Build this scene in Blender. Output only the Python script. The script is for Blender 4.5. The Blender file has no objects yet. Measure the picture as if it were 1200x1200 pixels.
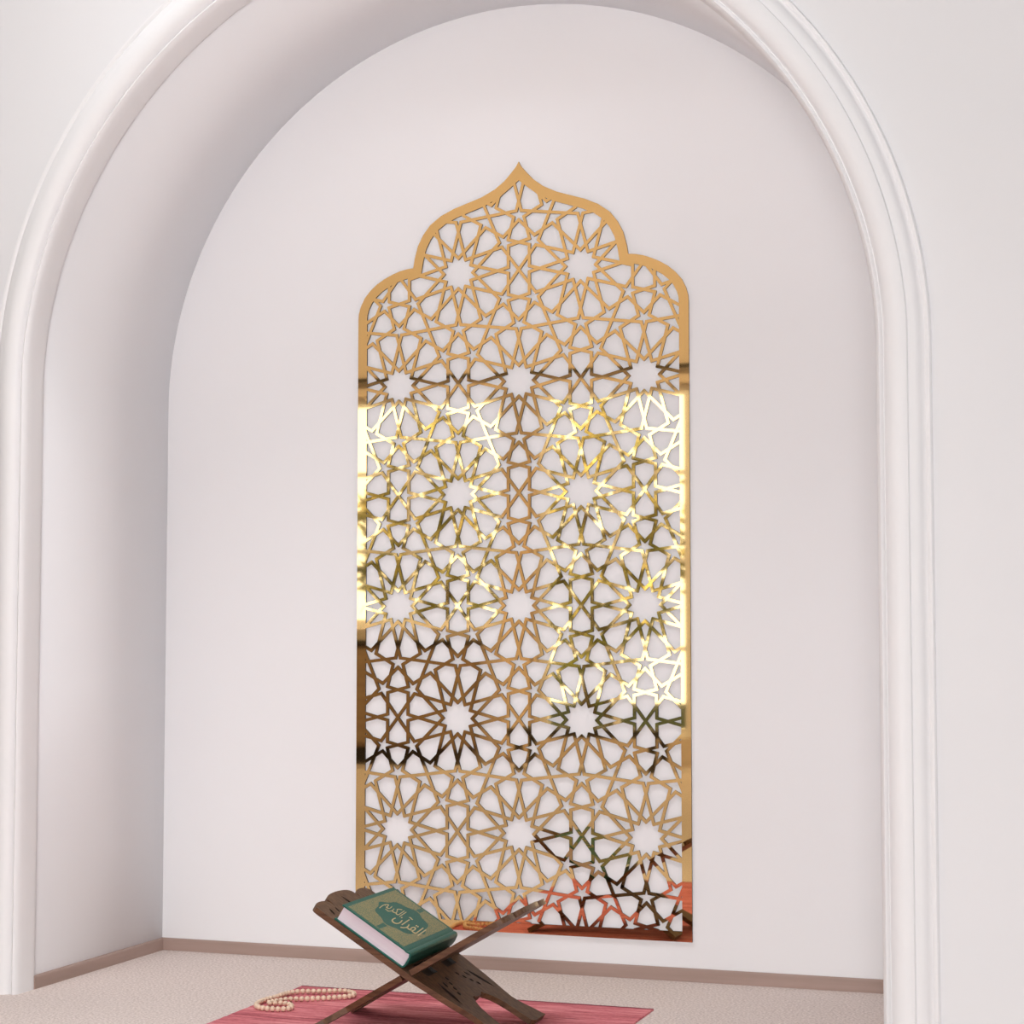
import bpy, bmesh, math, random
from math import sin, cos, tan, pi, sqrt, radians
from mathutils import Vector, Matrix
from mathutils.geometry import delaunay_2d_cdt

random.seed(7)
SC = bpy.context.scene
COL = SC.collection

# ------------------------------------------------------------------ camera
cam_d = bpy.data.cameras.new('camera')
cam_d.sensor_width = 36.0
cam_d.lens = 67.85
cam_d.clip_start = 0.05
cam_d.clip_end = 200
cam = bpy.data.objects.new('camera', cam_d)
COL.objects.link(cam)
cam.location = (1.4523, -4.1912, 0.7626)
cam.rotation_euler = (pi / 2 + 0.0635, 0.0, 0.337)
SC.camera = cam

# ------------------------------------------------------------------ world / light / exposure
W = bpy.data.worlds.new('overcast_sky')
SC.world = W
W.use_nodes = True
wn, wl = W.node_tree.nodes, W.node_tree.links
wn.clear()
w_out = wn.new('ShaderNodeOutputWorld')
w_bg = wn.new('ShaderNodeBackground')
w_tc = wn.new('ShaderNodeTexCoord')
w_sep = wn.new('ShaderNodeSeparateXYZ')
w_mr = wn.new('ShaderNodeMapRange')          # bright side of the sky: beyond the windows
w_mr.interpolation_type = 'SMOOTHSTEP'
w_mr.inputs['From Min'].default_value = -0.72
w_mr.inputs['From Max'].default_value = -0.95
w_mr.inputs['To Min'].default_value = 0.06
w_mr.inputs['To Max'].default_value = 3.6
wl.new(w_tc.outputs['Generated'], w_sep.inputs[0])
wl.new(w_sep.outputs['Y'], w_mr.inputs['Value'])
w_el = wn.new('ShaderNodeMapRange')          # the brightness lies low over the garden horizon
w_el.interpolation_type = 'SMOOTHSTEP'
w_el.inputs['From Min'].default_value = 0.42
w_el.inputs['From Max'].default_value = 0.30
w_el.inputs['To Min'].default_value = 0.06
w_el.inputs['To Max'].default_value = 1.0
w_mu = wn.new('ShaderNodeMath')
w_mu.operation = 'MULTIPLY'
wl.new(w_sep.outputs['Z'], w_el.inputs['Value'])
wl.new(w_mr.outputs[0], w_mu.inputs[0])
wl.new(w_el.outputs[0], w_mu.inputs[1])
wl.new(w_mu.outputs[0], w_bg.inputs['Strength'])
w_bg.inputs['Color'].default_value = (0.97, 0.96, 1.0, 1)
wl.new(w_bg.outputs[0], w_out.inputs[0])


def area(name, loc, target, sx, sy, power, col):
    d = bpy.data.lights.new(name, 'AREA')
    d.shape = 'RECTANGLE'
    d.size, d.size_y, d.energy, d.color = sx, sy, power, col
    o = bpy.data.objects.new(name, d)
    COL.objects.link(o)
    o.location = loc
    o.rotation_euler = (Vector(target) - Vector(loc)).to_track_quat('-Z', 'Y').to_euler()
    return o


area('low_niche_fill_light', (0.9, -6.68, 0.55), (0.0, -0.2, 1.2), 3.0, 0.9, 200, (0.985, 0.99, 1.0))  # added fill for the niche, low at the far wall; no door here
area('assumed_side_light', (4.6, -2.9, 1.0), (-0.6, -0.2, 1.2), 3.6, 1.9, 42, (0.985, 0.985, 1.0))  # lamp assumed at the right, added to light the left reveal; no window built
area('far_wall_fill_light', (-2.3, -3.6, 3.75), (-2.3, -6.75, 1.2), 3.4, 0.5, 105, (1.0, 0.95, 0.90))  # unseen fill, added to brighten the far wall mirrored in the panel
area('garden_fill_light', (-2.6, -7.5, 3.3), (-3.0, -10.0, 0.9), 4.5, 0.7, 620, (1.0, 0.98, 0.93))  # unseen lamp, added outside to brighten the mirrored shrubs
cl = area('carpet_fill_light', (-0.3, -1.5, 3.4), (-0.2, -1.2, 0.0), 1.4, 1.0, 14, (0.985, 0.99, 1.0))  # unseen overhead fill, added to lift the carpet
cl.data.spread = radians(80)

vs = SC.view_settings
vs.view_transform = 'Standard'
vs.look = 'None'
vs.gamma = 1.0
vs.use_curve_mapping = False
vs.exposure = 0.13


# ------------------------------------------------------------------ materials
def mat(name, base, rough=0.6, metal=0.0, spec=0.5):
    m = bpy.data.materials.new(name)
    m.use_nodes = True
    b = m.node_tree.nodes['Principled BSDF']
    b.inputs['Base Color'].default_value = (*base, 1)
    b.inputs['Roughness'].default_value = rough
    b.inputs['Metallic'].default_value = metal
    b.inputs['Specular IOR Level'].default_value = spec
    return m


def noisy(name, c1, c2, scale=(10, 10, 10), rough=0.6, bump=0.0, detail=4.0, lo=0.35, hi=0.65, bscale=None, spec=0.3,
          coords='Object', bdist=0.002):
    m = mat(name, c1, rough, 0, spec)
    n, l = m.node_tree.nodes, m.node_tree.links
    b = n['Principled BSDF']
    tc = n.new('ShaderNodeTexCoord')
    mp = n.new('ShaderNodeMapping')
    mp.inputs['Scale'].default_value = scale
    nz = n.new('ShaderNodeTexNoise')
    nz.inputs['Scale'].default_value = 1.0
    nz.inputs['Detail'].default_value = detail
    rp = n.new('ShaderNodeValToRGB')
    rp.color_ramp.elements[0].position, rp.color_ramp.elements[1].position = lo, hi
    rp.color_ramp.elements[0].color, rp.color_ramp.elements[1].color = (*c1, 1), (*c2, 1)
    l.new(tc.outputs[coords], mp.inputs[0])
    l.new(mp.outputs[0], nz.inputs['Vector'])
    l.new(nz.outputs['Fac'], rp.inputs[0])
    l.new(rp.outputs[0], b.inputs['Base Color'])
    if bump:
        bp = n.new('ShaderNodeBump')
        bp.inputs['Strength'].default_value = bump
        bp.inputs['Distance'].default_value = bdist
        if bscale:
            mp2 = n.new('ShaderNodeMapping')
            mp2.inputs['Scale'].default_value = bscale
            nz2 = n.new('ShaderNodeTexNoise')
            nz2.inputs['Scale'].default_value = 1.0
            nz2.inputs['Detail'].default_value = 3
            l.new(tc.outputs[coords], mp2.inputs[0])
            l.new(mp2.outputs[0], nz2.inputs['Vector'])
            l.new(nz2.outputs['Fac'], bp.inputs['Height'])
        else:
            l.new(nz.outputs['Fac'], bp.inputs['Height'])
        l.new(bp.outputs[0], b.inputs['Normal'])
    return m


M = {}
M['wall'] = noisy('wall_paint', (0.882, 0.878, 0.896), (0.888, 0.884, 0.902), (1.5, 1.5, 1.5), 0.75, 0.12,
                  bscale=(160, 160, 160), bdist=0.0006)
M['wall_front'] = noisy('wall_paint_dimmed', (0.815, 0.810, 0.822), (0.822, 0.817, 0.832), (1.5, 1.5, 1.5), 0.75, 0.12,
                        bscale=(160, 160, 160), bdist=0.0006)  # same paint as the niche, colour lowered to offset the light on this wall
M['trim'] = mat('white_gloss_paint', (0.87, 0.86, 0.868), 0.5, 0, 0.35)
M['cream_wall'] = noisy('cream_wall_paint', (0.74, 0.62, 0.52), (0.78, 0.65, 0.55), (2, 2, 2), 0.8)
M['skirting'] = noisy('taupe_skirting', (0.37, 0.265, 0.225), (0.42, 0.30, 0.26), (3, 3, 60), 0.5, 0.1)
M['carpet'] = noisy('beige_carpet', (0.60, 0.50, 0.46), (0.86, 0.755, 0.71), (190, 190, 190), 0.95, 0.8,
                    detail=3, lo=0.36, hi=0.66, spec=0.1, bdist=0.003)
M['gold'] = mat('gold_mirror_acrylic', (0.84, 0.60, 0.28), 0.025, 1.0)
M['gold_edge'] = mat('dark_cut_edge', (0.035, 0.020, 0.010), 0.5)
M['walnut'] = noisy('walnut_wood', (0.078, 0.036, 0.017), (0.155, 0.077, 0.038), (14, 160, 160), 0.45, 0.15, detail=6)
M['walnut_y'] = noisy('walnut_wood_across', (0.078, 0.036, 0.017), (0.155, 0.077, 0.038), (160, 14, 160), 0.45, 0.15, detail=6)
M['oak'] = noisy('sideboard_wood', (0.30, 0.21, 0.14), (0.38, 0.27, 0.18), (4, 40, 40), 0.5, detail=6)
M['dark_wood_and_shade'] = mat('dark_plinth_and_cut_shade', (0.02, 0.013, 0.009), 0.5)  # sideboard plinth and worktop; also the painted shade in the stand's cuts
M['green'] = noisy('green_book_cloth', (0.008, 0.095, 0.072), (0.014, 0.125, 0.095), (300, 300, 300), 0.42, 0.05)
M['gilt'] = mat('gold_foil', (0.62, 0.50, 0.27), 0.42, 0.35)
M['bead'] = noisy('pale_wood_bead', (0.78, 0.58, 0.42), (0.86, 0.67, 0.51), (90, 90, 90), 0.5)
M['thread'] = mat('bead_thread', (0.45, 0.3, 0.18), 0.8)
M['leaf'] = noisy('leaf_green', (0.10, 0.105, 0.035), (0.55, 0.47, 0.25), (6, 6, 6), 0.6)
M['bark'] = noisy('bark_brown', (0.05, 0.032, 0.02), (0.1, 0.07, 0.045), (20, 20, 4), 0.9)
M['lawn'] = noisy('lawn_green', (0.12, 0.2, 0.05), (0.2, 0.3, 0.08), (3, 3, 3), 0.9)
M['paving'] = noisy('pale_terrace', (0.5, 0.46, 0.4), (0.6, 0.55, 0.48), (4, 4, 4), 0.9)
M['curtain'] = noisy('peach_curtain', (0.84, 0.70, 0.58), (0.88, 0.74, 0.62), (40, 40, 2), 0.85)
M['pot'] = mat('terracotta_pot', (0.38, 0.15, 0.06), 0.7)
M['chair_dark'] = mat('dark_frame_paint', (0.025, 0.02, 0.015), 0.5)

# paper block: fine lines of the pages
m = mat('page_edges', (0.7, 0.65, 0.7), 0.85)
n, l = m.node_tree.nodes, m.node_tree.links
tc = n.new('ShaderNodeTexCoord'); mp = n.new('ShaderNodeMapping'); mp.inputs['Scale'].default_value = (3, 3, 900)
nz = n.new('ShaderNodeTexNoise'); nz.inputs['Scale'].default_value = 1
rp = n.new('ShaderNodeValToRGB'); rp.color_ramp.elements[0].color = (0.62, 0.57, 0.62, 1); rp.color_ramp.elements[1].color = (0.80, 0.75, 0.80, 1)
l.new(tc.outputs['Object'], mp.inputs[0]); l.new(mp.outputs[0], nz.inputs['Vector'])
l.new(nz.outputs['Fac'], rp.inputs[0]); l.new(rp.outputs[0], n['Principled BSDF'].inputs['Base Color'])
M['paper'] = m

# filigree: dense gold scrolls stamped on green cloth
m = mat('filigree_print', (0.2, 0.2, 0.1), 0.45)
n, l = m.node_tree.nodes, m.node_tree.links
tc = n.new('ShaderNodeTexCoord')
vo = n.new('ShaderNodeTexVoronoi'); vo.feature = 'DISTANCE_TO_EDGE'; vo.inputs['Scale'].default_value = 260
wv = n.new('ShaderNodeTexWave'); wv.wave_type = 'RINGS'; wv.inputs['Scale'].default_value = 70
wv.inputs['Distortion'].default_value = 16; wv.inputs['Detail'].default_value = 3; wv.inputs['Detail Scale'].default_value = 3
l.new(tc.outputs['Object'], vo.inputs['Vector']); l.new(tc.outputs['Object'], wv.inputs['Vector'])
lt = n.new('ShaderNodeMath'); lt.operation = 'LESS_THAN'; lt.inputs[1].default_value = 0.11
gt = n.new('ShaderNodeMath'); gt.operation = 'GREATER_THAN'; gt.inputs[1].default_value = 0.62
mx = n.new('ShaderNodeMath'); mx.operation = 'MAXIMUM'
l.new(vo.outputs['Distance'], lt.inputs[0]); l.new(wv.outputs['Fac'], gt.inputs[0])
l.new(lt.outputs[0], mx.inputs[0]); l.new(gt.outputs[0], mx.inputs[1])
mc = n.new('ShaderNodeMix'); mc.data_type = 'RGBA'
mc.inputs['A'].default_value = (0.03, 0.12, 0.075, 1); mc.inputs['B'].default_value = (0.26, 0.225, 0.10, 1)
l.new(mx.outputs[0], mc.inputs['Factor']); l.new(mc.outputs['Result'], n['Principled BSDF'].inputs['Base Color'])
M['filigree'] = m

# rug: crimson abrash, streaks across the width
m = mat('crimson_rug_pile', (0.4, 0.1, 0.13), 0.95, 0, 0.1)
n, l = m.node_tree.nodes, m.node_tree.links
tc = n.new('ShaderNodeTexCoord')
def _noise(scale, detail):
    mp = n.new('ShaderNodeMapping'); mp.inputs['Scale'].default_value = scale
    nz = n.new('ShaderNodeTexNoise'); nz.inputs['Scale'].default_value = 1; nz.inputs['Detail'].default_value = detail
    l.new(tc.outputs['Object'], mp.inputs[0]); l.new(mp.outputs[0], nz.inputs['Vector'])
    return nz
a = _noise((9, 90, 9), 5); c = _noise((3.0, 14, 3), 3); f = _noise((120, 420, 120), 2)
ad = n.new('ShaderNodeMath'); ad.operation = 'ADD'; l.new(a.outputs['Fac'], ad.inputs[0]); l.new(c.outputs['Fac'], ad.inputs[1])
ad2 = n.new('ShaderNodeMath'); ad2.operation = 'MULTIPLY_ADD'; ad2.inputs[1].default_value = 0.5
l.new(f.outputs['Fac'], ad2.inputs[0]); l.new(ad.outputs[0], ad2.inputs[2])
rp = n.new('ShaderNodeValToRGB')
rp.color_ramp.elements[0].position = 0.9 / 2; rp.color_ramp.elements[1].position = 1.62 / 2
hf = n.new('ShaderNodeMath'); hf.operation = 'MULTIPLY'; hf.inputs[1].default_value = 0.5
l.new(ad2.outputs[0], hf.inputs[0]); l.new(hf.outputs[0], rp.inputs[0])
rp.color_ramp.elements[0].color = (0.25, 0.048, 0.062, 1); rp.color_ramp.elements[1].color = (0.86, 0.36, 0.37, 1)
e = rp.color_ramp.elements.new(0.60); e.color = (0.60, 0.165, 0.190, 1)
l.new(rp.outputs[0], n['Principled BSDF'].inputs['Base Color'])
bp = n.new('ShaderNodeBump'); bp.inputs['Strength'].default_value = 0.5; bp.inputs['Distance'].default_value = 0.002
l.new(f.outputs['Fac'], bp.inputs['Height']); l.new(bp.outputs[0], n['Principled BSDF'].inputs['Normal'])
M['rug'] = m
M['rug_edge'] = mat('dark_rug_binding', (0.2, 0.03, 0.05), 0.9)

# window glass: clear pane
m = bpy.data.materials.new('clear_glass'); m.use_nodes = True
n, l = m.node_tree.nodes, m.node_tree.links
n.clear()
o_ = n.new('ShaderNodeOutputMaterial'); tr = n.new('ShaderNodeBsdfTransparent'); gl = n.new('ShaderNodeBsdfGlossy')
tr.inputs[0].default_value = (0.95, 0.97, 0.96, 1); gl.inputs['Roughness'].default_value = 0.02
ms = n.new('ShaderNodeMixShader'); ms.inputs[0].default_value = 0.05
l.new(tr.outputs[0], ms.inputs[1]); l.new(gl.outputs[0], ms.inputs[2]); l.new(ms.outputs[0], o_.inputs[0])
M['glass'] = m


# ------------------------------------------------------------------ helpers
def obj(name, bm, material, parent=None, smooth=False, recalc=True):
    if recalc:
        bmesh.ops.recalc_face_normals(bm, faces=bm.faces[:])
    me = bpy.data.meshes.new(name)
    bm.to_mesh(me); bm.free()
    for mm in (material if isinstance(material, (list, tuple)) else [material]):
        me.materials.append(mm)
    if smooth:
        for p in me.polygons:
            p.use_smooth = True
    o = bpy.data.objects.new(name, me)
    COL.objects.link(o)
    if parent is not None:
        o.parent = parent
    return o


def tag(o, label, cat, group=None):
    o['label'] = label
    o['category'] = cat
    if group:
        o['group'] = group
    return o


def struct(o):
    o['kind'] = 'structure'
    return o


def thing(name, label, cat, loc=(0, 0, 0), group=None):
    o = bpy.data.objects.new(name, None)
    o.empty_display_size = 0.05
    COL.objects.link(o)
    o.location = loc
    return tag(o, label, cat, group)


def rebase(o, parent):
    """geometry written in world coordinates -> local to the parent's base (parents are unrotated)"""
    o.data.transform(Matrix.Translation(-Vector(parent.location)))
    return o


def box(bm, x0, x1, y0, y1, z0, z1, bevel=0.0, seg=2):
    r = bmesh.ops.create_cube(bm, size=1.0, matrix=Matrix.Translation(((x0 + x1) / 2, (y0 + y1) / 2, (z0 + z1) / 2))
                              @ Matrix.Diagonal((x1 - x0, y1 - y0, z1 - z0, 1)))
    if bevel:
        es = set()
        for v in r['verts']:
            es.update(v.link_edges)
        bmesh.ops.bevel(bm, geom=list(es), offset=bevel, segments=seg, affect='EDGES', profile=0.5)


def boxobj(name, dims, material, parent=None, bevel=0.0):
    bm = bmesh.new()
    box(bm, *dims, bevel=bevel)
    o = obj(name, bm, material, parent)
    if parent is not None:
        rebase(o, parent)
    return o


def inside(pt, poly):
    x, y = pt
    c = False
    j = len(poly) - 1
    for i in range(len(poly)):
        xi, yi = poly[i]; xj, yj = poly[j]
        if (yi > y) != (yj > y) and x < (xj - xi) * (y - yi) / (yj - yi) + xi:
            c = not c
        j = i
    return c


def plate(outer, holes, thick, fn, two_mats=False):
    """flat plate with holes from 2D outlines; fn(a, b, depth) -> 3D; depth 0 is the face, thick its back"""
    vs_, es_ = [], []
    for lp in [outer] + holes:
        k = len(vs_)
        vs_ += [Vector(p) for p in lp]
        es_ += [(k + i, k + (i + 1) % len(lp)) for i in range(len(lp))]
    V, E, F, *_ = delaunay_2d_cdt(vs_, es_, [], 0, 1e-6)
    tris = []
    for f in F:
        cx = sum(V[i][0] for i in f) / len(f); cy = sum(V[i][1] for i in f) / len(f)
        if inside((cx, cy), outer) and not any(inside((cx, cy), h) for h in holes):
            tris.append(list(f))
    ring = outer if two_mats == 'holes' else None
    return extrude2d(V, tris, thick, fn, two_mats, ring)


def on_ring(p, ring):
    for i in range(len(ring)):
        a_, b_ = Vector(ring[i - 1]), Vector(ring[i])
        L2 = (b_ - a_).length_squared
        t_ = max(0, min(1, (p - a_).dot(b_ - a_) / L2)) if L2 else 0
        if (p - a_ - (b_ - a_) * t_).length < 1e-5:
            return True
    return False


def extrude2d(V, tris, thick, fn, two_mats=False, ring=None):
    bm = bmesh.new()
    top, bot = {}, {}
    cnt = {}
    for f in tris:
        for i in f:
            if i not in top:
                top[i] = bm.verts.new(fn(V[i][0], V[i][1], 0.0))
                bot[i] = bm.verts.new(fn(V[i][0], V[i][1], thick))
        for a_, b_ in zip(f, f[1:] + f[:1]):
            cnt.setdefault((min(a_, b_), max(a_, b_)), []).append((a_, b_))
    for f in tris:
        try:
            bm.faces.new([top[i] for i in f])
            bm.faces.new([bot[i] for i in reversed(f)])
        except ValueError:
            pass
    for k, lst in cnt.items():
        if len(lst) == 1:
            a_, b_ = lst[0]
            try:
                q = bm.faces.new([top[b_], top[a_], bot[a_], bot[b_]])
                if two_mats and not (ring and on_ring((Vector(V[a_]) + Vector(V[b_])) / 2, ring)):
                    q.material_index = 1
            except ValueError:
                pass
    return bm


def sweep(profiles, closed_profile=True, caps=True):
    """profiles: list of rings of 3D points"""
    bm = bmesh.new()
    rings = [[bm.verts.new(p) for p in r] for r in profiles]
    n_ = len(rings[0])
    for r0, r1 in zip(rings, rings[1:]):
        for i in range(n_ if closed_profile else n_ - 1):
            j = (i + 1) % n_
            bm.faces.new((r0[i], r0[j], r1[j], r1[i]))
    if caps and closed_profile:
        bm.faces.new(rings[0]); bm.faces.new(list(reversed(rings[-1])))
    return bm


# ------------------------------------------------------------------ the niche and the room
SPR = 1.3155       # springing height of the arch
RN = 0.918         # niche half width
YB = 0.0056        # back wall of the niche
YF = -0.585        # front wall plane
NA = 120


def arch(r, z0=0.0, sq=0.0):
    # a hand-plastered arch: the haunches sit a little inside the true circle (sq)
    pts = [(r, z0), (r, z0 + (SPR - z0) * 0.5), (r, SPR)]
    for i in range(1, NA):
        a_ = pi * i / NA
        q_ = r - sq * abs(sin(2 * a_)) ** 1.3
        pts.append((q_ * cos(a_), SPR + q_ * sin(a_)))
    return pts + [(-r, SPR), (-r, z0 + (SPR - z0) * 0.5), (-r, z0)]


bm = bmesh.new(); box(bm, -6.5, 6.5, -8.0, 0.2, -0.06, 0.0)
struct(obj('floor', bm, M['carpet']))

bm = bmesh.new(); box(bm, -1.0, 1.0, YB, YB + 0.1, 0.0, 2.4)
struct(obj('wall_back', bm, M['wall']))

# front wall with the arched opening
a_in = arch(RN + 0.01)
front = [(2.9, 0.0), (2.9, 3.3), (-3.0, 3.3), (-3.0, 0.0)] + [(x, z) for x, z in reversed(a_in)]
struct(obj('wall_front', plate(front, [], 0.08, lambda x, z, d: (x, YF + d, z)), M['wall_front']))

# the reveal: inner lining of the niche, jambs and vault in one
prof = []
for (xf, zf), (x0, z0), (x1, z1) in zip(arch(RN, 0, .017), arch(RN), arch(RN + 0.06)):
    prof.append([(xf, YF + 0.012, zf), (x0, YB, z0), (x1, YB, z1), (x1, YF + 0.012, z1)])
o = struct(obj('wall_reveal', sweep(prof), M['wall'], smooth=False))
for p in o.data.polygons:
    p.use_smooth = abs(p.normal.y) < 0.5

# moulded casing round the arch (radius, y)
cp = [(0.924, -0.543), (0.9185, -0.545), (0.9145, -0.552), (0.913, -0.562), (0.913, -0.580), (0.9125, -0.597), (0.9135, -0.611),
      (0.917, -0.6215), (0.9215, -0.6245), (0.9255, -0.6215), (0.9275, -0.616), (0.9295, -0.6165), (0.932, -0.6235), (0.938, -0.6285),
      (0.947, -0.6315), (0.956, -0.632), (0.966, -0.630), (0.972, -0.627), (0.9738, -0.619), (0.978, -0.6175), (0.984, -0.6165),
      (0.990, -0.613), (0.9945, -0.606), (0.9975, -0.5985), (1.0015, -0.597), (1.0055, -0.6005), (1.0095, -0.600), (1.012, -0.596),
      (1.0125, -0.588), (1.0125, -0.584), (0.938, -0.584), (0.926, -0.5715)]
prof = []
npath = len(arch(1.0))
archs = [arch(r, 0, .017 - .008 * max(0, min(1, (r - .93) / .08))) for r, y in cp]
for k in range(npath):
    prof.append([(archs[i][k][0], cp[i][1], archs[i][k][1]) for i in range(len(cp))])
o = struct(obj('trim_1', sweep(prof), M['trim'], smooth=True))
mod = o.modifiers.new('edge_split', 'EDGE_SPLIT'); mod.split_angle = radians(50)


# skirting boards with a rounded top
def skirting(name, pts_a, pts_b, nx, ny):
    pr = [(0, 0), (0.0062, 0), (0.0062, 0.021), (0.006, 0.024), (0.0052, 0.0268), (0.0036, 0.0285), (0.0016, 0.029), (0, 0.029)]
    rings = []
    for (px, py) in (pts_a, pts_b):
        rings.append([(px + nx * u, py + ny * u, z) for u, z in pr])
    return struct(obj(name, sweep(rings), M['skirting']))


skirting('baseboard_back', (-RN, YB), (RN, YB), 0, -1)
skirting('baseboard_left', (-RN, YB), (-RN, -0.553), 1, 0)
skirting('baseboard_right', (RN, YB), (RN, -0.548), -1, 0)

# far wall of the room, with two openings (it is what the gold mirror shows)
FY = -6.75
w1 = (-3.72, -2.44, 0.80, 2.24)
w2 = (-2.24, -1.28, 0.16, 2.24)
rect = lambda w: [(w[0], w[2]), (w[1], w[2]), (w[1], w[3]), (w[0], w[3])]
far = [(-6.4, 0.0), (6.4, 0.0), (6.4, 3.9), (-6.4, 3.9)]
struct(obj('wall_far', plate(far, [rect(w1), rect(w2)], 0.22, lambda x, z, d: (x, FY - d, z)), M['cream_wall']))


def window(name, w, nx, nz, fr=0.055):
    x0, x1, z0, z1 = w
    root = bpy.data.objects.new(name, None); COL.objects.link(root); root.location = ((x0 + x1) / 2, FY - 0.11, z0)
    struct(root)
    outer = rect((x0 + .002, x1 - .002, z0 + .002, z1 - .002)); inner = rect((x0 + fr, x1 - fr, z0 + fr, z1 - fr))
    rebase(obj('window_frame', plate(outer, [inner], 0.06, lambda x, z, d: (x, FY - 0.08 - d, z)), M['trim'], root), root)
    for i in range(1, nx):
        x = x0 + (x1 - x0) * i / nx
        boxobj('mullion', (x - .018, x + .018, FY - .135, FY - .09, z0 + fr, z1 - fr), M['trim'], root)
    for i in range(1, nz):
        z = z0 + (z1 - z0) * i / nz
        boxobj('glazing_bar', (x0 + fr, x1 - fr, FY - .128, FY - .097, z - .013, z + .013), M['trim'], root)
    boxobj('pane', (x0 + fr, x1 - fr, FY - .1135, FY - .1105, z0 + fr, z1 - fr), M['glass'], root)
    return root


window('window_1', w1, 2, 3)
window('window_2', w2, 2, 4)

# garden beyond the windows
bm = bmesh.new(); box(bm, -9, 4, -20, -8.2, -0.30, -0.12)
tag(obj('lawn', bm, M['lawn']), 'green lawn outside the far windows, mirrored in the gold panel', 'lawn')['kind'] = 'stuff'


def shrub(loc, r, h, nleaf, label, seed):
    rnd = random.Random(seed)
    t = thing('garden_shrub', label, 'shrub', loc, 'shrubs outside the far windows')
    bm = bmesh.new()
    for _ in range(nleaf):
        while True:
            p = Vector((rnd.uniform(-1, 1), rnd.uniform(-1, 1), rnd.uniform(-1, 1)))
            if p.length < 1 and rnd.random() < 0.25 + p.length:
                break
        p = Vector((p.x * r, p.y * r, h * 0.56 + p.z * h * 0.44))
        d = Vector((rnd.gauss(0, 1), rnd.gauss(0, 1), rnd.gauss(0, .6))).normalized()
        s = d.orthogonal().normalized()
        L = rnd.uniform(.06, .15); w_ = L * .40
        q = [p - d * L, p + s * w_, p + d * L, p - s * w_]
        bm.faces.new([bm.verts.new(v) for v in q])
    obj('foliage', bm, M['leaf'], t, recalc=False)
    for k in range(3):
        bm = bmesh.new()
        a_ = k * 2.1
        bmesh.ops.create_cone(bm, cap_ends=True, segments=8, radius1=.035, radius2=.015, depth=h * .7,
                              matrix=Matrix.Translation((.1 * cos(a_), .1 * sin(a_), h * .35)))
        obj('stem', bm, M['bark'], t)
    return t


shrub((-5.55, -10.0, -0.12), 0.62, 2.9, 780, 'tall loose shrub outside the far window, mirrored at the left of the gold panel', 1)
shrub((-4.2, -10.1, -0.12), 0.66, 2.7, 780, 'loose leafy shrub outside, mirrored between the left and middle of the gold panel', 2)
shrub((-2.85, -10.0, -0.12), 0.64, 2.8, 780, 'loose leafy shrub outside, mirrored in the middle of the gold panel', 3)
shrub((-1.55, -9.9, -0.12), 0.62, 2.6, 780, 'leafy shrub outside the glass door, mirrored at the right of the gold panel', 4)

# peach curtain between the two windows
t = thing('curtain', 'peach curtain between the bright far windows, mirrored in the gold panel', 'curtain', (-2.37, FY + 0.06, 0.04))
ring0 = []
bm = bmesh.new()
cols = []
for i in range(49):
    x = -2.43 + 0.18 * i / 48
    y = FY + 0.055 + 0.007 * sin(i * 0.8)
    cols.append((bm.verts.new((x, y, 0.04)), bm.verts.new((x, y, 2.32))))
for a_, b_ in zip(cols, cols[1:]):
    bm.faces.new((a_[0], b_[0], b_[1], a_[1]))
bmesh.ops.solidify(bm, geom=bm.faces[:], thickness=0.003)
rebase(obj('drape', bm, M['curtain'], t, smooth=True), t)
bm = bmesh.new()
bmesh.ops.create_cone(bm, cap_ends=True, segments=16, radius1=.014, radius2=.014, depth=2.7,
                      matrix=Matrix.Translation((-2.37, FY + .055, 2.33)) @ Matrix.Rotation(pi / 2, 4, 'Y'))
rebase(obj('curtain_rail', bm, M['chair_dark'], t, smooth=True), t)

# low wooden sideboard below the far window
t = thing('sideboard', 'brown wooden sideboard under the far window, mirrored low in the gold panel', 'sideboard',
          (-3.1, FY + 0.23, 0.0))
boxobj('plinth', (-3.72, -2.62, FY + .04, FY + .40, 0, .10), M['dark_wood_and_shade'], t)
boxobj('body', (-3.76, -2.58, FY + .02, FY + .42, .10, .70), M['oak'], t, .004)
boxobj('worktop', (-3.78, -2.56, FY + .01, FY + .45, .70, .73), M['dark_wood_and_shade'], t, .004)
for k in range(3):
    xa = -3.74 + k * .387
    d_ = boxobj('door', (xa, xa + .372, FY + .42, FY + .438, .125, .68), M['oak'], t, .003)
    bm = bmesh.new()
    bmesh.ops.create_uvsphere(bm, u_segments=12, v_segments=8, radius=.014,
                              matrix=Matrix.Translation((xa + .33 - t.location.x, FY + .45 - t.location.y, .42)))
    obj('knob', bm, M['chair_dark'], d_, smooth=True)

# dark wooden bench in front of the glass door
t = thing('bench', 'dark low bench before the far glass door, mirrored in the gold panel', 'bench', (-1.75, FY + .45, 0))
boxobj('seat', (-2.2, -1.3, FY + .28, FY + .62, .19, .235), M['chair_dark'], t, .006)
for xx in (-2.16, -1.38):
    for yy in (FY + .31, FY + .55):
        boxobj('leg', (xx, xx + .04, yy, yy + .04, 0, .19), M['chair_dark'], t, .003)

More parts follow.
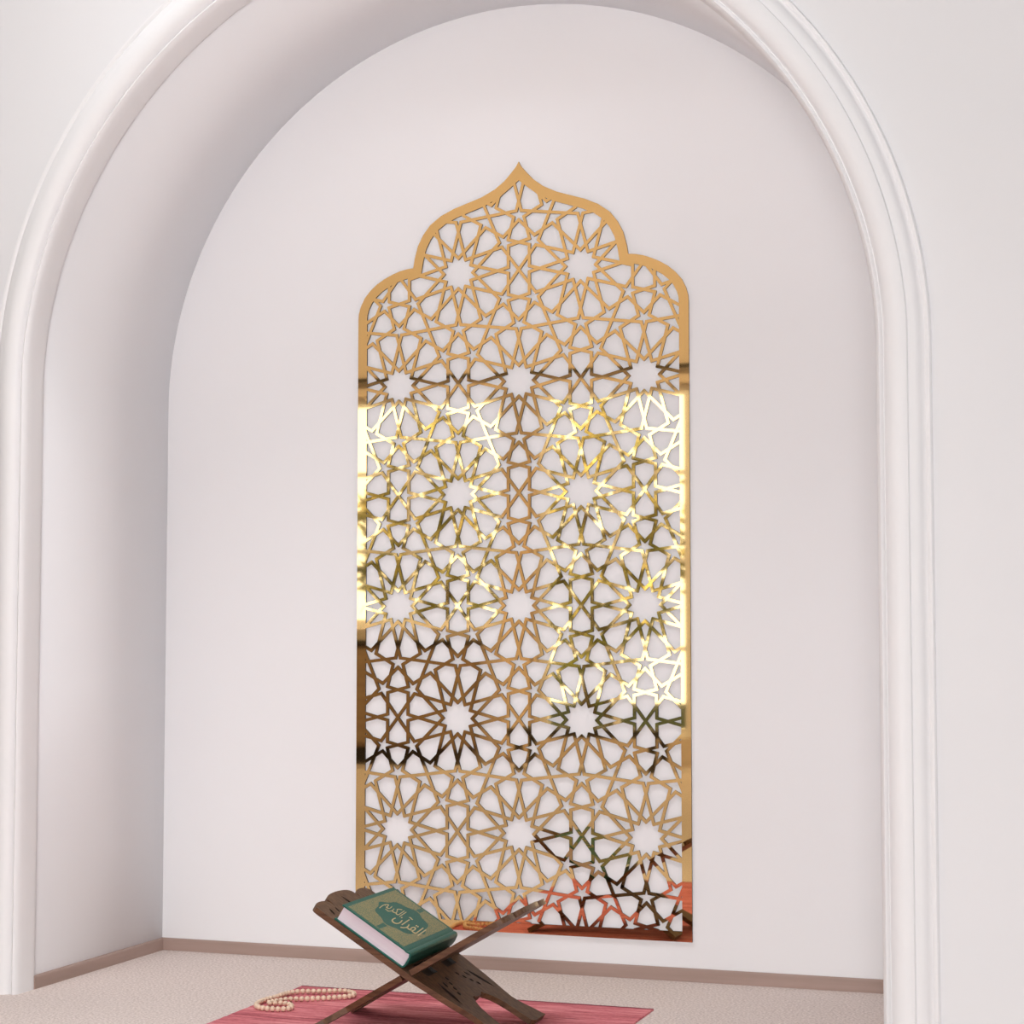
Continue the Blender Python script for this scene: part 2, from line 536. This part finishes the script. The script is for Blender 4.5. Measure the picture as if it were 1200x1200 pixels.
# ------------------------------------------------------------------ gold mirror panel
ZF = 0.8295
apex = (0.0, 1.0335)
half = [(0.006, 1.0222), (0.0158, 1.0105), (0.0355, 0.9893), (0.0600, 0.9712), (0.0930, 0.9553), (0.1298, 0.9435), (0.1616, 0.9333),
        (0.1934, 0.9188), (0.2207, 0.8993), (0.2388, 0.8764), (0.2524, 0.8503), (0.2608, 0.8190), (0.2640, 0.7990),
        (0.2815, 0.7972), (0.2996, 0.7932), (0.3180, 0.7864), (0.3378, 0.7772), (0.3570, 0.7656), (0.3743, 0.7509), (0.3890, 0.7334),
        (0.3989, 0.7135), (0.4037, 0.6960), (0.4046, 0.6827), (0.4046, 0.30), (0.4046, -0.30), (0.4046, -0.7435)]
out2 = [apex] + half + [(-x, z) for x, z in reversed(half)]


def inset(poly, d):
    # clockwise polygon (apex, right side down, left side up); offset inwards with mitres
    n_ = len(poly); res = []
    for i in range(n_):
        p0, p1, p2 = Vector(poly[i - 1]), Vector(poly[i]), Vector(poly[(i + 1) % n_])
        d1 = (p1 - p0).normalized(); d2 = (p2 - p1).normalized()
        n1 = Vector((d1.y, -d1.x)); n2 = Vector((d2.y, -d2.x))
        b_ = (n1 + n2)
        k = d / max(0.35, (1 + n1.dot(n2)))
        res.append(tuple(p1 + b_ * k))
    return res


def seg_dist(p, a_, b_):
    a_, b_, p = Vector(a_), Vector(b_), Vector(p)
    t_ = max(0, min(1, (p - a_).dot(b_ - a_) / (b_ - a_).length_squared))
    return (p - a_ - (b_ - a_) * t_).length


FB = 0.0225
rh = [p for p in inset(out2, FB)[1:len(half) + 1]
      if p[0] > 0.004 and min(seg_dist(p, out2[i - 1], out2[i]) for i in range(len(out2))) > FB * 0.985]
sl = (rh[0][1] - rh[1][1]) / (rh[0][0] - rh[1][0])
in2 = [(0.0, rh[0][1] - sl * rh[0][0] * 1.1)] + rh + [(-x, z) for x, z in reversed(rh)]

A = 0.30
R_ = A * sqrt(3) / 2
rho, sW, r0 = 0.328, 0.140, 0.120
t15 = rho * tan(radians(15))


def rot(p, a_):
    return (p[0] * cos(a_) - p[1] * sin(a_), p[0] * sin(a_) + p[1] * cos(a_))


def mir(p, a_):      # mirror about a line through the origin at angle a_
    q = rot(p, -a_)
    return rot((q[0], -q[1]), a_)


def isect(p, a_, q, b_):
    dx, dy = cos(a_), sin(a_); ex, ey = cos(b_), sin(b_)
    de = dx * ey - dy * ex
    t_ = ((q[0] - p[0]) * ey - (q[1] - p[1]) * ex) / de
    return (p[0] + t_ * dx, p[1] + t_ * dy)


D = radians
K30 = (rho * cos(D(30)), rho * sin(D(30)))
K0 = (rho, 0.0)
Cq = ((rho + 0.5) / 2, (t15 + sW) / 2)
Mm = (0.5, 0.0)
Cs = (0.5, (sW + 0.5 / sqrt(3)) / 2)
arm = math.atan2(Cq[1] - Mm[1], Cq[0] - Mm[0])
N1 = isect(K30, D(15), Mm, arm)
N2 = isect(Cq, D(90), Cs, D(195))
N3 = isect(Cs, D(165), (0, 0), D(30))
P1 = isect(Cq, D(90), K0, D(15))
V0 = (r0, 0.0)
base_segs = [(V0, mir(N1, D(30))), (N1, Mm), (P1, N2), (mir(V0, D(15)) if False else rot(V0, D(30)), mir(P1, 0)),
             (N2, (1 - N3[0], N3[1]))]
segs = {}
for j in range(-4, 5):
    for i in range(-4, 5):
        ox, oy = i + 0.5 * (j % 2), j * sqrt(3) / 2
        if abs(ox) > 2.1 or not (-3.6 < oy < 4.8):
            continue
        for k in range(6):
            for fl in (0, 1):
                for s in base_segs:
                    q = []
                    for p in s:
                        p_ = mir(p, 0) if fl else p
                        p_ = rot(p_, k * pi / 3)
                        q.append(((p_[0] + ox) * A, (p_[1] + oy) * A))
                    key = tuple(sorted((round(c[0] * 2e4), round(c[1] * 2e4)) for c in q))
                    segs[key] = q
WB = 0.0071
inbb = lambda p: abs(p[0]) < 0.41 and -0.76 < p[1] < 1.04
vs2, fs2 = [], []
for q in segs.values():
    p, r = Vector(q[0]), Vector(q[1])
    mid = (p + r) / 2
    if not (inside(p, in2) or inside(r, in2) or inside(mid, in2) or inside((p + mid) / 2, in2) or inside((r + mid) / 2, in2)):
        continue
    d_ = (r - p).normalized(); nn = Vector((-d_.y, d_.x)) * WB / 2
    p = p - d_ * WB * 0.38; r = r + d_ * WB * 0.38
    k = len(vs2)
    vs2 += [p + nn, p - nn, r - nn, r + nn]
    fs2.append([k, k + 1, k + 2, k + 3])
k = len(vs2)
vs2 += [Vector(p) for p in reversed(in2)]
es2 = [(k + i, k + (i + 1) % len(in2)) for i in range(len(in2))]
V, E_, F, ov, oe, of = delaunay_2d_cdt(vs2, es2, fs2, 0, 1e-6)
tris = []
for f, src in zip(F, of):
    if src and inside((sum(V[i][0] for i in f) / 3, sum(V[i][1] for i in f) / 3), in2):
        tris.append(list(f))
panel = thing('gold_mirror_panel', 'tall gold mirror panel of pierced star latticework with a pointed arched top', 'wall panel', (0, YB, 0.06))
TH = 0.0050
o = obj('star_lattice', extrude2d(V, tris, TH, lambda x, z, d: (x, d, z + ZF), True), [M['gold'], M['gold_edge']], panel)
rebase(o, panel)
o = obj('border', plate(out2, [in2], TH, lambda x, z, d: (x, d, z + ZF), True), [M['gold'], M['gold_edge']], panel)
rebase(o, panel)

# ------------------------------------------------------------------ rug
RT = 0.004
rx0, rx1, ry0, ry1 = -0.377, 0.409, -1.64, -0.345
t = thing('prayer_rug', 'crimson red rug with streaky pile on the beige carpet', 'rug', ((rx0 + rx1) / 2, (ry0 + ry1) / 2, 0))
rnd = random.Random(3)
bm = bmesh.new()
nx, ny = 90, 130
jl = [rnd.gauss(0, .0007) for _ in range(ny + 1)]; jt = [rnd.gauss(0, .0009) for _ in range(nx + 1)]
grid = []
for j in range(ny + 1):
    row = []
    for i in range(nx + 1):
        u, v = i / nx, j / ny
        x = rx0 + (rx1 - rx0) * u; y = ry0 + (ry1 - ry0) * v
        if i in (0, nx): x += jl[j]
        if j in (0, ny): y += jt[i] + .0012 * sin(i * .35)
        row.append(bm.verts.new((x, y, RT)))
    grid.append(row)
for j in range(ny):
    for i in range(nx):
        bm.faces.new((grid[j][i], grid[j][i + 1], grid[j + 1][i + 1], grid[j + 1][i]))
ext = bmesh.ops.extrude_face_region(bm, geom=bm.faces[:])
for v in ext['geom']:
    if isinstance(v, bmesh.types.BMVert):
        v.co.z = 0.0002
rebase(obj('pile', bm, M['rug'], t), t)
for ye in (ry1 - .004, ry0 + .001):
    bm = bmesh.new(); n0 = 60; rings = []
    for i in range(n0 + 1):
        x = rx0 + (rx1 - rx0) * i / n0
        w_ = .0008 * sin(i * 1.7)
        rings.append([(x, ye + w_, .0035), (x, ye + .0045 + w_, .0035), (x, ye + .0045 + w_, .0048), (x, ye + w_, .0048)])
    bm.free()
    rebase(obj('edge_binding', sweep(rings), M['rug_edge'], t), t)

# ------------------------------------------------------------------ folding book stand (two interlocking boards)
HX, HY, HZ = 0.0428, -0.4933, 0.1248
AL, BE, DL = 0.5546, 0.5242, 0.0309
ax = Vector((-sin(DL), cos(DL), 0)); cr = Vector((cos(DL), sin(DL), 0)); zz = Vector((0, 0, 1))
U_A = -cr * cos(AL) + zz * sin(AL); N_A = cr * sin(AL) + zz * cos(AL)
U_B = cr * cos(BE) + zz * sin(BE); N_B = -cr * sin(BE) + zz * cos(BE)
TC = -0.168
BT = 0.011
HC = Vector((HX, HY, HZ)) + ax * TC


def leaf(s0, t0, s1, t1, w_, n_=7):
    p, q = Vector((s0, t0)), Vector((s1, t1)); d_ = (q - p); nn = Vector((-d_.y, d_.x)).normalized()
    L_ = [p + d_ * (i / n_) + nn * w_ / 2 * sin(pi * i / n_) for i in range(1, n_)]
    R2 = [p + d_ * (i / n_) - nn * w_ / 2 * sin(pi * i / n_) for i in range(n_ - 1, 0, -1)]
    return [tuple(v) for v in [p] + L_ + [q] + R2]


def lobe(c, hw, s_base, s_top, n_=10, p_=0.55):
    return [(s_base + (s_top - s_base) * sin(pi * i / n_) ** p_, c - hw * cos(pi * i / n_)) for i in range(n_ + 1)]


def board_outline(foot, solid_ends):
    o_ = []
    nd = 0.0105
    # front edge (t = -) going from top to foot, then back edge up
    o_ += [(0.196, -.138)]
    if not solid_ends:
        o_ += [(nd, -.138), (nd, -.0838), (-nd, -.0838), (-nd, -.138 + .001)]
    else:
        o_ += [(0.0, -.138)]
    o_ += [(-.020, -.136), (-.048, -.131), (-.075, -.127), (-.104, -.121), (-.128, -.114), (-.150, -.110), (-.165, -.113), (-.180, -.121),
           (-.195, -.130), (-.212, -.137), (-foot, -.143)]
    o_ += [(-foot, -.080), (-.214, -.064), (-.198, -.0625), (-.179, -.0605), (-.160, -.0575), (-.141, -.052), (-.130, -.046), (-.121, -.038),
           (-.1135, -.030), (-.1085, -.029), (-.1085, -.018), (-.113, -.017), (-.114, 0)]
    half_ = o_[1 if True else 0:]
    back = [(s, -t_) for s, t_ in reversed(o_) if t_ != 0]
    o_ = o_ + back
    # scalloped top from back to front
    top = lobe(.1025, .0355, .207, .228) + lobe(0.0, .064, .216, .2395, 14, .5) + lobe(-.1025, .0355, .207, .228)
    top = list(reversed([(s, t_) for s, t_ in sorted(top, key=lambda q: q[1])]))
    clean = []
    for q in top:
        if not clean or (Vector(q) - Vector(clean[-1])).length > .0015:
            clean.append(q)
    return o_ + clean


slots_A = [[(-.026, c - .0268), (.0105, c - .0268), (.0105, c + .0268), (-.026, c + .0268)] for c in (-.0552, .0552)]
pocket_A = [[(-.027, c - .028), (-.0045, c - .028), (-.0045, c + .028), (-.027, c + .028)] for c in (-.0552, .0552)]
mid_B = [[(-.0105, -.0284), (.0105, -.0284), (.0105, .0284), (-.0105, .0284)]]
carv = []
for sg in (1, -1):
    carv.append(leaf(-.046, sg * .080, -.116, sg * .098, .012))
    for k in range(4):
        s0 = -.043 - k * .0135
        carv.append(leaf(s0, sg * (.027 + k * .0095), s0 - .0115, sg * (.033 + k * .0095), .0085))
    carv.append(leaf(-.050, sg * .060, -.068, sg * .067, .008))
    carv.append(leaf(.184, sg * .112, .206, sg * .098, .007))
    carv.append(leaf(.186, sg * .082, .204, sg * .074, .006))
carv.append(leaf(.190, 0, .226, 0, .008))


def board(name, U_, N_, outline, holes, foot_mat, parent, pockets=()):
    def fn(s, t_, d):
        return HC + U_ * s + ax * t_ + N_ * (BT / 2 - d)
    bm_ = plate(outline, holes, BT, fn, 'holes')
    for pk in pockets:                 # floors added behind the knuckle slots, dark to stand in for shade
        b2 = plate(pk, [], BT * .35, lambda s, t_, d: HC + U_ * s + ax * t_ + N_ * (-BT * .12 - d))
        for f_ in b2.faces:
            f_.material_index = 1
        me_ = bpy.data.meshes.new('recess'); b2.to_mesh(me_); b2.free()
        bm_.from_mesh(me_); bpy.data.meshes.remove(me_)
    o_ = obj(name, bm_, [foot_mat, M['dark_wood_and_shade']], parent)  # second slot paints shade into the cut walls and recess floors
    return rebase(o_, parent)


stand = thing('book_stand', 'dark carved wooden X-shaped book stand on the red rug', 'book stand', (HX, HY + TC, RT))
fA = (HZ - RT - BT / 2 * cos(AL)) / sin(AL) - .0004
fB = (HZ - RT - BT / 2 * cos(BE)) / sin(BE) - .0004
board('carved_board', U_A, N_A, board_outline(fA, True), slots_A + carv, M['walnut'], stand, pocket_A)
board('carved_board', U_B, N_B, board_outline(fB, False), mid_B + carv, M['walnut'], stand)

# ------------------------------------------------------------------ the green book lying on the stand
BW, BH, BTk = 0.166, 0.268, 0.033
s0b = 0.0105
org = HC + U_A * (s0b + BW) + ax * (-.301 - TC) + N_A * (BT / 2 + .0004)
Xb, Yb = -U_A, ax
book = bpy.data.objects.new('book', None)
book.empty_display_size = 0.05
COL.objects.link(book)
mw = Matrix.Identity(4)
for i, v in enumerate((Xb, Yb, N_A)):
    for r in range(3):
        mw[r][i] = v[r]
mw.translation = org
book.matrix_world = mw
tag(book, 'thick green hardback book with gold Arabic lettering on the wooden stand', 'book')

# cover: back board, rounded spine, front board with a hinge groove, one C-shaped sweep along Y
ct = 0.0028
outer = [(0, 0), (BW - .012, 0), (BW - .005, .0005), (BW - .001, .004), (BW, .010), (BW + .0008, BTk / 2), (BW, BTk - .010),
         (BW - .001, BTk - .004), (BW - .004, BTk - .0006), (BW - .007, BTk), (BW - .010, BTk - .0003), (BW - .0125, BTk - .0016), (BW - .015, BTk - .0004),
         (BW - .018, BTk), (0, BTk)]
inner = [(0, BTk - ct), (BW - .018, BTk - ct), (BW - .012, BTk - ct - .0012), (BW - .006, BTk - ct), (BW - .0035, BTk - .008), (BW - .003, BTk / 2), (BW - .0035, .008),
         (BW - .006, ct), (BW - .012, ct), (0, ct)]
pr = outer + inner
rings = [[(x, y, z) for x, z in pr] for y in (0, BH)]
o = obj('cover', sweep(rings), M['green'], book)
bv = o.modifiers.new('soft_edges', 'BEVEL'); bv.width = .0006; bv.segments = 2; bv.limit_method = 'ANGLE'; bv.angle_limit = radians(40)
bm = bmesh.new(); box(bm, .004, BW - .0045, .004, BH - .004, ct, BTk - ct)
obj('page_block', bm, M['paper'], book)

# gilt filigree panel with a plain medallion and two pendants left green
mx_, my_ = .079, .140
med = []
for i in range(48):
    a_ = 2 * pi * i / 48
    k = 1 + .055 * cos(8 * a_)
    med.append((mx_ + .053 * cos(a_) * k, my_ + .082 * (abs(sin(a_)) ** 1.1) * (1 if sin(a_) >= 0 else -1) * k))
bandw = .0055
fx0, fx1, fy0, fy1 = .009, BW - .024, .009, BH - .009
# the field is two halves so the pendants run out to its head and foot edges
bandx = .060
topm = [p for p in med if True]
holes = [med,
         [(mx_ - bandw, my_ + .0895), (mx_ + bandw, my_ + .0895), (mx_ + bandw * .8, fy1 - .002), (mx_ - bandw * .8, fy1 - .002)],
         [(mx_ - bandw, my_ - .0895), (mx_ + bandw, my_ - .0895), (mx_ + bandw * .8, fy0 + .002), (mx_ - bandw * .8, fy0 + .002)]]
ph = plate([(fx0, fy0), (fx1, fy0), (fx1, fy1), (fx0, fy1)], holes, .0003, lambda x, y, d: (x, y, BTk + .0003 - d))
o = obj('filigree_panel', ph, M['filigree'], book); o['label'] = 'gold filigree print around a green medallion'


def lettering(txt, x, y, wx, hy, ang):
    c_ = bpy.data.curves.new('lettering', 'FONT')
    c_.body = txt
    c_.resolution_u = 3
    tmp = bpy.data.objects.new('lettering', c_); COL.objects.link(tmp)
    dg = bpy.context.evaluated_depsgraph_get()
    me = bpy.data.meshes.new_from_object(tmp.evaluated_get(dg))
    bpy.data.objects.remove(tmp)
    xs = [v.co.x for v in me.vertices]; ys = [v.co.y for v in me.vertices]
    cx, cy, sx, sy = (min(xs) + max(xs)) / 2, (min(ys) + max(ys)) / 2, max(xs) - min(xs), max(ys) - min(ys)
    for v in me.vertices:
        p = rot(((v.co.x - cx) / sx * wx, (v.co.y - cy) / sy * hy), ang)
        v.co = (x + p[0], y + p[1], BTk + .0002)
    bm = bmesh.new(); bm.from_mesh(me)
    r_ = bmesh.ops.extrude_face_region(bm, geom=bm.faces[:])
    for v in r_['geom']:
        if isinstance(v, bmesh.types.BMVert):
            v.co.z += .0004
    return obj('lettering', bm, M['gilt'], book)


lettering('\ufee5\ufe81\ufeae\ufed8\ufedf\u0627', .101, .130, .060, .088, 0.08)
lettering('\ufee2\ufef3\ufeae\ufedc\ufedf\u0627', .0535, .146, .041, .074, 0.08)

# ------------------------------------------------------------------ prayer beads
BP = [(-0.357, -0.4811), (-0.356, -0.4698), (-0.3538, -0.4587), (-0.3495, -0.4483), (-0.3423, -0.4396), (-0.3331, -0.4331), (-0.3228, -0.4285), (-0.3121, -0.4248), (-0.3012, -0.4217), (-0.2904, -0.4182), (-0.2806, -0.4125), (-0.2717, -0.4056), (-0.2618, -0.4002), (-0.2506, -0.3997), (-0.2399, -0.4033), (-0.2304, -0.4094), (-0.2225, -0.4175), (-0.217, -0.4274), (-0.215, -0.4385), (-0.2182, -0.4492), (-0.225, -0.4583), (-0.2331, -0.4662), (-0.2417, -0.4735), (-0.2508, -0.4803), (-0.2602, -0.4866), (-0.2698, -0.4927), (-0.2793, -0.4988), (-0.289, -0.5046), (-0.2993, -0.5094), (-0.3098, -0.5138), (-0.3195, -0.5195), (-0.3274, -0.5275), (-0.3335, -0.5371), (-0.3384, -0.5473), (-0.3424, -0.5579), (-0.3444, -0.569), (-0.3389, -0.5775), (-0.3293, -0.5718), (-0.3194, -0.5666), (-0.3082, -0.5676), (-0.298, -0.5726), (-0.2896, -0.5801), (-0.2832, -0.5894), (-0.2794, -0.6), (-0.2801, -0.6112), (-0.2871, -0.6198), (-0.2975, -0.624), (-0.3087, -0.6254), (-0.3201, -0.6257), (-0.3313, -0.6247), (-0.3418, -0.6205), (-0.3501, -0.6129), (-0.3563, -0.6034), (-0.3607, -0.5929), (-0.3637, -0.582), (-0.3656, -0.5709), (-0.3665, -0.5596), (-0.3664, -0.5483), (-0.365, -0.537), (-0.3624, -0.526), (-0.3597, -0.515), (-0.3583, -0.5038), (-0.3576, -0.4924)]
BR = 0.00525
beads = thing('prayer_beads', 'looped string of pale wooden prayer beads on the red rug', 'prayer beads', (-0.30, -0.51, RT))
zb = RT + BR + .0008
bm = bmesh.new()
bmesh.ops.create_uvsphere(bm, u_segments=18, v_segments=12, radius=BR)
proto = obj('bead', bm, M['bead'], beads, smooth=True)
for i, (x, y) in enumerate(BP):
    b_ = proto if i == 0 else proto.copy()
    if i:
        COL.objects.link(b_)
        b_.parent = beads
    b_.location = Vector((x, y, zb)) - Vector(beads.location)
cu = bmesh.new()
rings = []
N_ = len(BP)
for i in range(N_ + 1):
    x, y = BP[i % N_]; x1, y1 = BP[(i + 1) % N_]; x0, y0 = BP[(i - 1) % N_]
    d_ = Vector((x1 - x0, y1 - y0, 0)).normalized(); s_ = Vector((-d_.y, d_.x, 0))
    c_ = Vector((x, y, zb)) - Vector(beads.location)
    rings.append([c_ + s_ * .0009 * cos(a) + zz * .0009 * sin(a) for a in (0, pi / 2, pi, 3 * pi / 2)])
cu.free()
obj('thread', sweep(rings, caps=False), M['thread'], beads)
